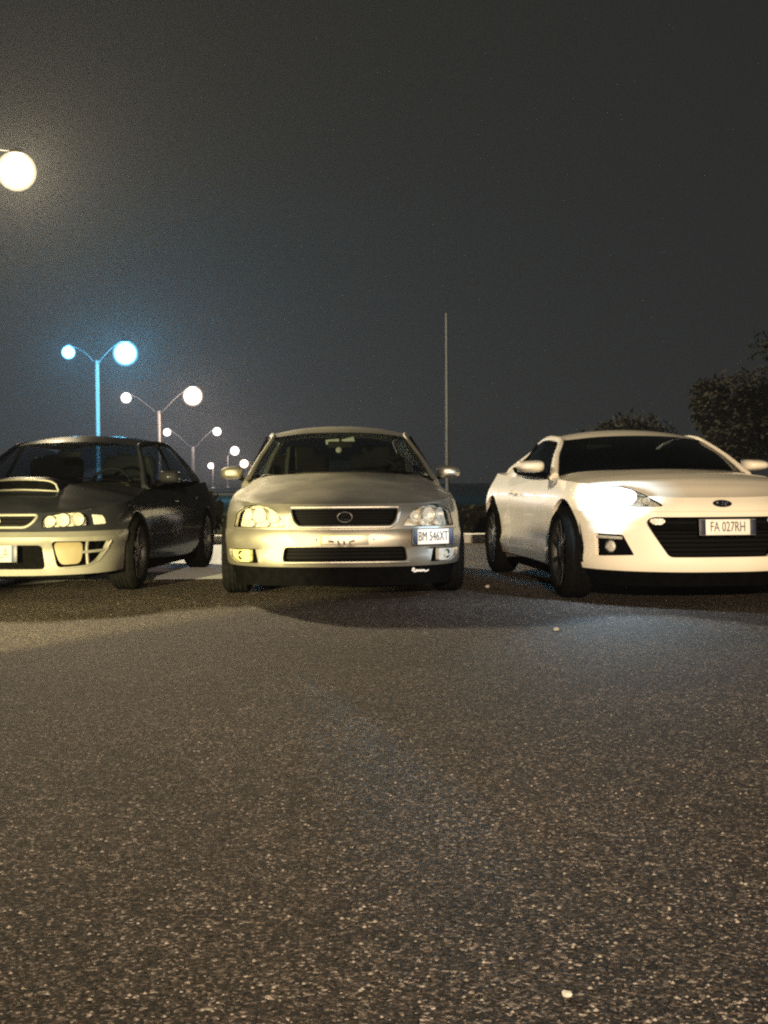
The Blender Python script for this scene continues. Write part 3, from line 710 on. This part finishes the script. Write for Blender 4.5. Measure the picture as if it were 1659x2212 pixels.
lit = rounded([(-su(u), z) for u, z in ((.565, .735), (.61, .750), (.70, .770), (.765, .766), (.793, .739), (.777, .697), (.67, .658), (.575, .652), (.545, .69))], .02)
BB.sheet('lit_lens', lit, [], 'headlight_glow', h2, off=.003, lip=0.0, step=.03)
dome('lit_projector', M, .05, .055, 'headlight_glow', h2)
L = bpy.data.lights.new('headlight_glare', 'POINT'); L.color = (.62, .82, 1.0); L.energy = 62; L.shadow_soft_size = .02
lo = bpy.data.objects.new('headlight_glare', L); COL.objects.link(lo); lo.parent = h2; lo.location = M @ Vector((0, 0, .135))
ln = spot('headlight_light', (0, 0, 0), (0, 0, -1), 125, (0.44, 0.75, 1.0), 58, 0.9, 0.03)
ln.parent = h2; p0 = M @ Vector((0, 0, .12)); ln.location = p0; ln.rotation_euler = Vector((-.10, -1.0, -.42)).to_track_quat('-Z', 'Y').to_euler()
gp = gB['FU'](brz['bumper_holes'][0][0], .03)
gr = BB.sheet('grille', gp, [], 'black_plastic', carB, off=-0.10, lip=0)
for i in range(8):
    z = .335 + i * .029; u = .335 + (z - .318) * .63
    BB.bar('slat', [(-su(u), z), (su(u), z)], .006, .02, 'black_trim', gr, off=-0.07)
BB.bar('grille_crossbar', [(-su(.44), .50), (su(.44), .50)], .05, .03, 'black_plastic', gr, off=-0.05)
for sg in (1, -1):
    mk = BB.sheet('pale_oval', rounded([(sg * su(u), z) for u, z in ((.455, .548), (.445, .566), (.37, .566), (.355, .548), (.375, .527), (.43, .527))], .012), [], 'pale_lens', carB, off=-0.03, lip=.02)  # pale oval added for a bright patch, not a lamp of this car
    fp = [(sg * s, z) for s, z in gB['FU'](brz['bumper_holes'][1][0], .012)]
    fr = BB.sheet('fog_recess', fp, [], 'black_plastic', gB['bumper'], off=-0.05, lip=0)
    fl = BB.bar('light_strip', [(sg * su(.735), .446), (sg * su(.61), .440)], .020, .02, 'pale_lens', carB, off=-0.018)
    fg = bowl('fog_lamp', BB.frame(sg * su(.675), .383, -0.028), .040, .018, 'chrome', carB)
    dome('lens', BB.frame(sg * su(.675), .383, -0.030), .036, .014, 'pale_lens', fg)
eb = BB.sheet('badge', oval(su(.02), .662, .062, .021), [], 'badge_blue', carB, off=.010, lip=.02, step=.012)
BB.ring('badge_ring', oval(su(.02), .662, .062, .021), .004, .005, 'badge_blue', eb, off=.011, step=.01)
for x, z, r in ((-.030, .668, .006), (.008, .670, .003), (.022, .662, .003), (.000, .657, .003), (.018, .652, .003), (.035, .668, .003)):
    dome('badge_star', BB.frame(su(.02) + x, z, .0105), r, .002, 'satin_metal', eb, 8)
plate(carB, BB.frame(su(.028), .511, 0.012), .375, .102, 'FA 027RH', (-1, 1))
sa = BB.sv(.5)
BB.sheet('splitter_shade', [(-sa, .125), (sa, .125), (sa, .228), (0, .216), (-sa, .228)], [], 'black_plastic', carB, off=-0.025, lip=.06, step=.05)  # dark strip added where only shade lies below the bumper

# ------------------------------------------------------------------ dark saloon with hood scoop (left)
sub = dict(
    length=4.35, paint='navy_paint', bumper_paint='bumper_grey', glass='clear_car_glass', sill='navy_paint',
    plan=[(0, 0), (.20, .005), (.36, .025), (.52, .085), (.64, .17), (.74, .31), (.80, .49), (.83, .8), (.84, 1.4), (.845, 3.0), (.82, 3.8), (.72, 4.15), (.4, 4.31), (0, 4.35)],
    front=[(.12, .03), (.18, .0), (.22, -.005), (.36, 0), (.40, -.02), (.46, -.022), (.478, .02), (.55, .03), (.61, .06), (.70, .14)],
    side=[(.15, .04), (.3, .01), (.45, 0), (.55, .004), (.62, .02), (.69, .05), (.76, .09), (.82, .12)],
    rear=[(.15, .06), (.3, 0), (.5, 0), (.6, .02), (.86, .09)],
    ztop=[(0, .608), (.1, .613), (.3, .636), (.6, .668), (1.0, .715), (1.38, .768), (1.6, .775), (2.5, .79), (3.4, .81), (4.0, .82), (4.35, .81)], zbot=0,
    seam=.476, zb_front=.165, zb_side=.215, bottom_curve=lambda t: 0.02 * t * t,
    bumper_holes=[([(-.352, .382), (.352, .382), (.372, .212), (-.372, .212)], .035),
                  ([(.408, .408), (.742, .402), (.735, .345), (.685, .262), (.62, .232), (.445, .222)], .03), ([(-.408, .408), (-.742, .402), (-.735, .345), (-.685, .262), (-.62, .232), (-.445, .222)], .03)],
    nose_holes=[([(-.315, .594), (.315, .594), (.285, .545), (.235, .507), (-.235, .507), (-.285, .545)], .03)],
    lamp=[(.340, .500), (.345, .578), (.45, .604), (.58, .612), (.655, .596), (.665, .515)],
    door=[1.25, 2.30, 3.15], wheel_front=.85, wheel_rear=3.37, arch=.315, arch_z=.285, track=.745, tyre=(.288, .205, .205), spokes=6,
    hood_corner=.56, hood_crown=.050, cowl=[(.750, 1.38, .77), (.6, 1.31, .80), (.3, 1.19, .826), (0, 1.14, .836)],
    wind_base=[(.69, 1.44, .81), (.45, 1.29, .828), (.2, 1.19, .840), (0, 1.16, .843)],
    header=[(.52, 1.96, 1.136), (.3, 1.90, 1.160), (0, 1.87, 1.168)], pillar_line=[(.69, 1.44, .81), (.605, 1.70, .98), (.52, 1.96, 1.136)],
    rail=[(.52, 1.96, 1.136), (.535, 2.12, 1.162), (.55, 2.4, 1.176), (.54, 2.9, 1.168), (.49, 3.2, 1.135)], roof_crown=.030,
    rear_header=[(.49, 3.2, 1.135), (.3, 3.27, 1.165), (0, 3.29, 1.175)], rear_base=[(.63, 3.65, .83), (.35, 3.75, .842), (0, 3.78, .847)], c_line=[(.49, 3.2, 1.135), (.57, 3.44, .99), (.63, 3.65, .83)],
    frame_line=[(.74, 1.40, .78), (.645, 1.69, .972), (.544, 1.98, 1.130), (.552, 2.14, 1.154), (.568, 2.4, 1.166), (.558, 2.9, 1.160), (.52, 3.22, 1.138), (.60, 3.46, .99), (.66, 3.68, .835)], pillar_w=.046,
    belt=[(.752, 1.52, .79), (.77, 2.3, .805), (.76, 3.0, .82), (.73, 3.4, .83)], side_top=[(.59, 1.98, 1.125), (.602, 2.4, 1.15), (.59, 2.9, 1.14), (.55, 3.15, 1.105)],
    side_glass_a=[(.752, 1.52, .79), (.68, 1.74, .965), (.59, 1.98, 1.125)], side_glass_c=[(.73, 3.4, .83), (.64, 3.28, .98), (.55, 3.15, 1.105)], b_pillar=[(2.28, 2.34)],
    deck=[(0, 3.74, 0), (.5, 3.79, .84), (0, 3.82, .852)],
    mirror=((.90, 1.60, .865), (.17, .11, .115)), mirror_pow=.6, mirror_taper=.2, mirror_lift=.004)
carS, BS, gS = build_car('dark_saloon', 'dark saloon with hood scoop and pale front bumper, cut off at the left edge', (-2.77, 9.15), -.07, sub)
su = BS.su
bw = [(su(.405), .548, .036), (su(.49), .555, .044), (su(.59), .560, .044)]
headlight(carS, BS, gS['lampR'], bw); headlight(carS, BS, gS['lampL'], [(-s, z, r) for s, z, r in bw])
for sg in (1, -1):
    ci = BS.sheet('corner_indicator', rounded([(sg * su(u), z) for u, z in ((.680, .592), (.735, .585), (.742, .525), (.682, .520))], .012), [], 'pale_lens', carS, off=.004, lip=.02)
    fp = [(sg * s, z) for s, z in gS['FU'](sub['bumper_holes'][1][0], .03)]
    BS.sheet('fog_recess', fp, [], 'black_plastic', gS['bumper'], off=-0.07, lip=0)
    cv = rounded([(sg * su(u), z) for u, z in ((.425, .400), (.605, .398), (.612, .330), (.590, .245), (.470, .240), (.435, .320))], .035)
    fc = BS.sheet('fog_cover', cv, [], 'yellow_cover', carS, off=-0.010, lip=.03, step=.03)
    BS.bar('recess_bar', [(sg * su(.60), .325), (sg * su(.735), .335)], .016, .02, 'bumper_grey', gS['bumper'], off=-.012)
    BS.bar('recess_post', [(sg * su(.632), .405), (sg * su(.640), .24)], .020, .02, 'bumper_grey', gS['bumper'], off=-.02)
    edge = [(sg * su(u), z) for u, z in ((.748, .405), (.740, .345), (.690, .260), (.62, .228), (.50, .218))]
    sweep('recess_edge', [BS.P(s, z, .002) for s, z in dense(edge, .02, False)], .012, .012, 'bumper_grey', gS['bumper'], n=8)
gp = gS['FU'](sub['nose_holes'][0][0], .03)
gr = BS.sheet('grille', gp, [], 'black_plastic', carS, off=-0.06, lip=0)
for z in (.527, .549, .571): BS.bar('slat', [(-su(.255 + (z - .507) * .6), z), (su(.255 + (z - .507) * .6), z)], .006, .016, 'black_trim', gr, off=-.04)
BS.ring('grille_surround', gp, .022, .020, 'bumper_grey', carS, off=.002)
eb = BS.sheet('badge', oval(0, .553, .045, .026), [], 'satin_metal', carS, off=-.012, lip=.02, step=.012)
ip = gS['FU'](sub['bumper_holes'][0][0], .035)
BS.sheet('intake', ip, [], 'black_plastic', carS, off=-.09, lip=0)
plate(carS, BS.frame(0, .322, -.012), .36, .118, '         LA', (-1, 1))
# hood scoop
hv = [v.co.copy() for v in gS['hood'].data.vertices]
def hz(u, v): 
    q = sorted(hv, key=lambda p: (p.x - u) ** 2 + (p.y - v) ** 2)[:4]; w = [1 / (1e-4 + (p.x - u) ** 2 + (p.y - v) ** 2) for p in q]
    return sum(p.z * k for p, k in zip(q, w)) / sum(w)
secs = [(.60, .085, .280), (.66, .088, .278), (.76, .078, .270), (.88, .055, .258), (1.0, .028, .245), (1.08, .004, .235)]
vs_, fs, m = [], [], 25
for v, hgt, hw in secs:
    for i in range(m):
        t = -1 + 2 * i / (m - 1); u = hw * t; k = (1 - abs(t) ** 8) ** 0.5
        vs_.append((u, v + .03 * t * t, hz(u, v) - .006 + hgt * k))
for j in range(len(secs) - 1):
    for i in range(m - 1): fs.append((j * m + i, j * m + i + 1, (j + 1) * m + i + 1, (j + 1) * m + i))
sc_ = mesh('hood_scoop', vs_, fs, 'navy_paint', carS, angle=60)
rim = [Vector(vs_[i]) for i in range(m)]
low = [Vector((u, v - .012, hz(u, .59) + .004)) for u, v in [(r.x, r.y) for r in rim][::-1]]
sweep('scoop_rim', rim, .016, .016, 'bumper_grey', sc_, up=(0, -1, 0), n=8)
sweep('scoop_lip', low, .016, .018, 'bumper_grey', sc_, up=(0, -1, 0), n=8)
mesh('scoop_opening', [p + Vector((0, .06, 0)) for p in rim] + [p + Vector((0, .072, 0)) for p in low[::-1]], [(i, i + 1, m + i + 1, m + i) for i in range(m - 1)], 'black_plastic', sc_)

# ------------------------------------------------------------------ street lamps
def px(x, y, Y): return Vector(((x - 830) * Y / FPX, Y, HCAM - (y - YH) * Y / FPX))
def lamp_head(root, pos, d, r, mat):
    h = empty('lamp_head', pos - Vector(root.location)); h.parent = root
    ang = math.atan2(d[1], d[0])
    rot = Matrix.Rotation(ang, 3, 'Z')
    lathe('housing', [(r * 1.25, .001), (r * 1.22, r * .18), (r * 1.08, r * .34), (r * .93, r * .40), (r * .90, r * .02)], 'dark_post_metal', h, axis='Z', n=24, closed=False)
    for nm, q, mt in (('bulb', .90, mat), ('halo_shell', 1.07, mat + '_glass')):
        prof = [(-r * q * math.cos(math.pi * k / 10), max(r * q * math.sin(math.pi * k / 10), .001)) for k in range(11)]
        lathe(nm, prof, mt, h, axis='Z', n=20, closed=False, angle=80)
    L = bpy.data.lights.new('lamp_light', 'POINT'); L.color, L.energy = LAMP[mat]; L.shadow_soft_size = r * .93
    lo = bpy.data.objects.new('lamp_light', L); COL.objects.link(lo); lo.parent = h
def street_lamp(name, label, base, top_z, heads, mat_pole='post_metal', r0=.10, group='lit street lamps in the background'):
    """heads: list of (position, radius, emission material)"""
    root = empty(name, base); tag(root, label, 'street lamp', group)
    H = top_z
    sweep('pole', [Vector((0, 0, H * k / 8)) for k in range(9)], r0 * 2, r0 * 2, mat_pole, root, up=(0, 1, 0), n=14, taper=lambda t: 1 - .35 * t)
    lathe('pole_foot', [(0, r0 * 2.2), (.10, r0 * 2.1), (.16, r0 * 1.3), (.5, r0 * 1.2)], mat_pole, root, axis='Z', n=16, closed=False)
    for pos, r, mat in heads:
        q = pos - Vector(base); d = Vector((q.x, q.y, 0))
        e = q + Vector((0, 0, r * 1.1))
        sweep('arm', catmull([(0, 0, H - .25), (d.x * .12, d.y * .12, H - .02), (d.x * .55, d.y * .55, (H + e.z) / 2 + .12), tuple(e)], 6), r0 * .28, r0 * .28, 'dark_post_metal', root, up=(0, 0.01, 1) if abs(d.x) > .05 else (1, 0, 0), n=10)
        lamp_head(root, pos, d, r, mat)
    return root
lampmat('lamp_warm_near', (1.0, 0.83, 0.53), 26.0, 0.5, 21000)
lampmat('lamp_blue', (0.14, 0.62, 1.0), 26.0, 0.34, 30000)
lampmat('lamp_blue_small', (0.14, 0.58, 1.0), 26.0, 0.28, 8000)
lampmat('lamp_warm', (1.0, 0.74, 0.55), 26.0, 0.22, 15000)
lampmat('lamp_pink', (1.0, 0.82, 0.78), 26.0, 0.18, 6000)
p = px(40, 365, 24)
street_lamp('street_lamp', 'big warm white street lamp at the left edge high above the dark car', (p.x - 2.3, p.y, 0), p.z + .25, [(p, .34, 'lamp_warm_near')])
a, b, t = px(150, 757, 56.5), px(273, 760, 53.5), px(212, 775, 55)
street_lamp('street_lamp', 'double street lamp with blue-white heads behind the dark car', (t.x, 55, 0), t.z, [(a, .30, 'lamp_blue_small'), (b, .50, 'lamp_blue')], r0=.12)
a, b, t = px(274, 856, 87), px(418, 853, 83), px(345, 885, 85)
street_lamp('street_lamp', 'double street lamp with warm heads, second pole from the left', (t.x, 85, 0), t.z, [(a, .36, 'lamp_pink'), (b, .62, 'lamp_warm')], r0=.14)
a, b, t = px(362, 931, 125), px(470, 930, 125), px(418, 962, 125)
street_lamp('street_lamp', 'distant double street lamp in the gap right of the dark car roof', (t.x, 125, 0), t.z, [(a, .38, 'lamp_pink'), (b, .42, 'lamp_pink')], r0=.15)
a = px(456, 1004, 175); t = px(462, 1002, 175)
street_lamp('street_lamp', 'small distant lamp on a bare pole just left of the silver car mirror', (t.x, 175, 0), t.z + .2, [(a, .42, 'lamp_pink')], r0=.16)
a = px(508, 972, 190); t = px(492, 985, 190)
street_lamp('street_lamp', 'distant pinkish lamp above the silver car left mirror', (t.x, 190, 0), t.z + .2, [(a, .68, 'lamp_pink')], r0=.16)
a = px(528, 1000, 240); t = px(545, 1005, 240)
street_lamp('street_lamp', 'lowest distant lamp touching the silver car left windscreen pillar', (t.x, 240, 0), t.z + .2, [(a, .80, 'lamp_warm')], r0=.18)
# unlit post right of the silver car
t = px(967, 678, 34)
root = empty('lamp_post', (t.x, 34, 0)); tag(root, 'thin unlit post rising behind the silver car right mirror', 'lamp post')
sweep('pole', [Vector((0, 0, t.z * k / 8)) for k in range(9)], .11, .11, 'dark_post_metal', root, up=(0, 1, 0), n=12, taper=lambda t: 1 - .4 * t)
lathe('pole_foot', [(0, .14), (.1, .13), (.15, .09), (.5, .08)], 'dark_post_metal', root, axis='Z', n=14, closed=False)
dome('pole_cap', Matrix.Translation((0, 0, t.z - .002)), .036, .03, 'dark_post_metal', root, 12)

# ------------------------------------------------------------------ trees, shrubs
def leaves(name, blobs, n, size, parent, mat='leaf_green'):
    rng = random.Random(hash(name) % 99 + len(blobs) * 7 + int(blobs[0][0].x * 10))
    vs_, fs = [], []
    for _ in range(n):
        c, r = rng.choice(blobs)
        d = Vector((rng.gauss(0, 1), rng.gauss(0, 1), rng.gauss(0, 1))).normalized() * (rng.random() ** .45)
        p = c + Vector((d.x * r.x, d.y * r.y, d.z * r.z))
        a = Vector((rng.gauss(0, 1), rng.gauss(0, 1), rng.gauss(0, 1))).normalized(); b = a.orthogonal().normalized(); s = size * rng.uniform(.6, 1.4)
        k = len(vs_); vs_ += [p - a * s, p + b * s * .45, p + a * s, p - b * s * .45]; fs.append((k, k + 1, k + 2, k + 3))
    me = bpy.data.meshes.new(name); me.from_pydata([tuple(v) for v in vs_], [], fs); me.update()
    return link(name, me, mat, parent)
def tree(label, x, y, h, w, seed, n=5200, group='trees behind the white coupe'):
    rng = random.Random(seed); root = empty('tree', (x, y, .05)); tag(root, label, 'tree', group)
    sweep('trunk', catmull([(0, 0, 0), (rng.uniform(-.1, .1), 0, h * .3), (rng.uniform(-.2, .2), 0, h * .7)], 6), h * .05, h * .05, 'bark', root, up=(0, 1, 0), n=10, taper=lambda t: 1 - .6 * t)
    blobs = []
    for i in range(11):
        a = rng.uniform(0, 6.28); q = rng.random(); z = h * (.38 + .55 * q); rr = w * (1 - .6 * abs(q - .35)) * rng.uniform(.4, .9)
        c = Vector((math.cos(a) * rr * .7, math.sin(a) * rr * .7, z)); s = w * rng.uniform(.30, .50)
        blobs.append((c, Vector((s, s, s * .75))))
        sweep('limb', catmull([(0, 0, h * .28 + .2 * q), tuple(c * .5 + Vector((0, 0, h * .2))), tuple(c)], 5), h * .018, h * .018, 'bark', root, up=(0, .3, 1), n=6, taper=lambda t: 1 - .7 * t)
    leaves('crown', blobs, n, .065, root)
tree('dim tree at the right edge above the coupe roof', 7.1, 26, 2.8, 1.4, 3)
tree('low dim tree right behind the coupe roof', 5.0, 27, 1.85, 1.5, 5)
tree('tall dim tree farthest right, cut off by the picture edge', 8.6, 27, 4.2, 1.9, 13)
def shrub(label, x, y, h, w, seed, n=1400):
    root = empty('shrub', (x, y, .05)); tag(root, label, 'shrub', 'shrubs along the verge'); rng = random.Random(seed)
    blobs = [(Vector((rng.uniform(-w, w) * .5, rng.uniform(-w, w) * .3, h * rng.uniform(.3, .7))), Vector((w * .5, w * .4, h * .38))) for _ in range(6)]
    for b, _ in blobs[:4]: sweep('stem', [Vector((0, 0, 0)), b * .6, b], .03, .03, 'bark', root, n=5)
    leaves('foliage', blobs, n, .06, root)
shrub('low shrub in the gap between dark car and silver car', -2.55, 18.2, .62, .42, 1)
shrub('low dark shrub in the gap between silver car and coupe', 1.35, 18.6, .45, .75, 2)
shrub('dim shrub left of the coupe tail behind the kerb', 2.3, 19.2, .55, .8, 4)

# ------------------------------------------------------------------ loose stones on the asphalt
def stone(label, x, y, r, seed):
    rng = random.Random(seed); bm = bmesh.new(); bmesh.ops.create_icosphere(bm, subdivisions=2, radius=r)
    for v in bm.verts: v.co = Vector((v.co.x * 1.25, v.co.y, v.co.z * .7)) * rng.uniform(.8, 1.15)
    me = bpy.data.meshes.new('pebble'); bm.to_mesh(me); bm.free()
    o = link('pebble', me, 'pebble'); o.location = (x, y, r * .5); o.rotation_euler = (0, 0, rng.uniform(0, 3)); tag(o, label, 'pebble', 'pale pebbles lying on the asphalt')
def gp_(x, y): Y = HCAM * FPX / (y - YH); return (x - 830) * Y / FPX, Y
for (x, y), r, lab in (((1200, 1365), .016, 'pale pebble on the asphalt in front of the coupe front wheel'), ((1052, 1271), .018, 'pale pebble on the ground between silver car and coupe'), ((1218, 2155), .008, 'pale pebble near the bottom edge right of the middle')):
    stone(lab, *gp_(x, y), r, int(x))
gv, gf = [], []; rng = random.Random(11)
for i in range(900):
    y = HCAM * FPX / rng.uniform(260, 1180); x = rng.uniform(-.32, .32) * y; r = rng.uniform(.0022, .0055); k = len(gv)
    pts = [Vector((math.cos(a), math.sin(a), 0)) for a in (0, 1.3, 2.6, 3.9, 5.1)]
    gv += [(x + p.x * r * rng.uniform(.7, 1.2), y + p.y * r * rng.uniform(.7, 1.2), .0005) for p in pts] + [(x, y, r * .8)]
    gf += [(k + j, k + (j + 1) % 5, k + 5) for j in range(5)]
g = mesh('loose_grit', gv, gf, 'grit', None, smooth=False); tag(g, 'fine pale grit scattered over the asphalt', 'grit', kind='stuff')

# ------------------------------------------------------------------ night haze
hb = bmesh.new(); bmesh.ops.create_cube(hb, size=1.0); bmesh.ops.scale(hb, vec=(450, 445, 14), verts=hb.verts); bmesh.ops.translate(hb, vec=(0, 203, 6), verts=hb.verts)
me = bpy.data.meshes.new('haze'); hb.to_mesh(me); hb.free()
hm = bpy.data.materials.new('haze'); hm.use_nodes = True; hm.node_tree.nodes.clear()
ho = hm.node_tree.nodes.new('ShaderNodeOutputMaterial'); hv_ = hm.node_tree.nodes.new('ShaderNodeVolumePrincipled')
hv_.inputs['Color'].default_value = (.9, .9, .92, 1); hv_.inputs['Density'].default_value = 0.00026; hv_.inputs['Anisotropy'].default_value = 0.25
hm.node_tree.links.new(hv_.outputs['Volume'], ho.inputs['Volume'])
MATS['haze'] = hm
hz_o = link('haze', me, 'haze'); hz_o['kind'] = 'stuff'; tag(hz_o, 'thin night haze glowing round the street lamps', 'haze')
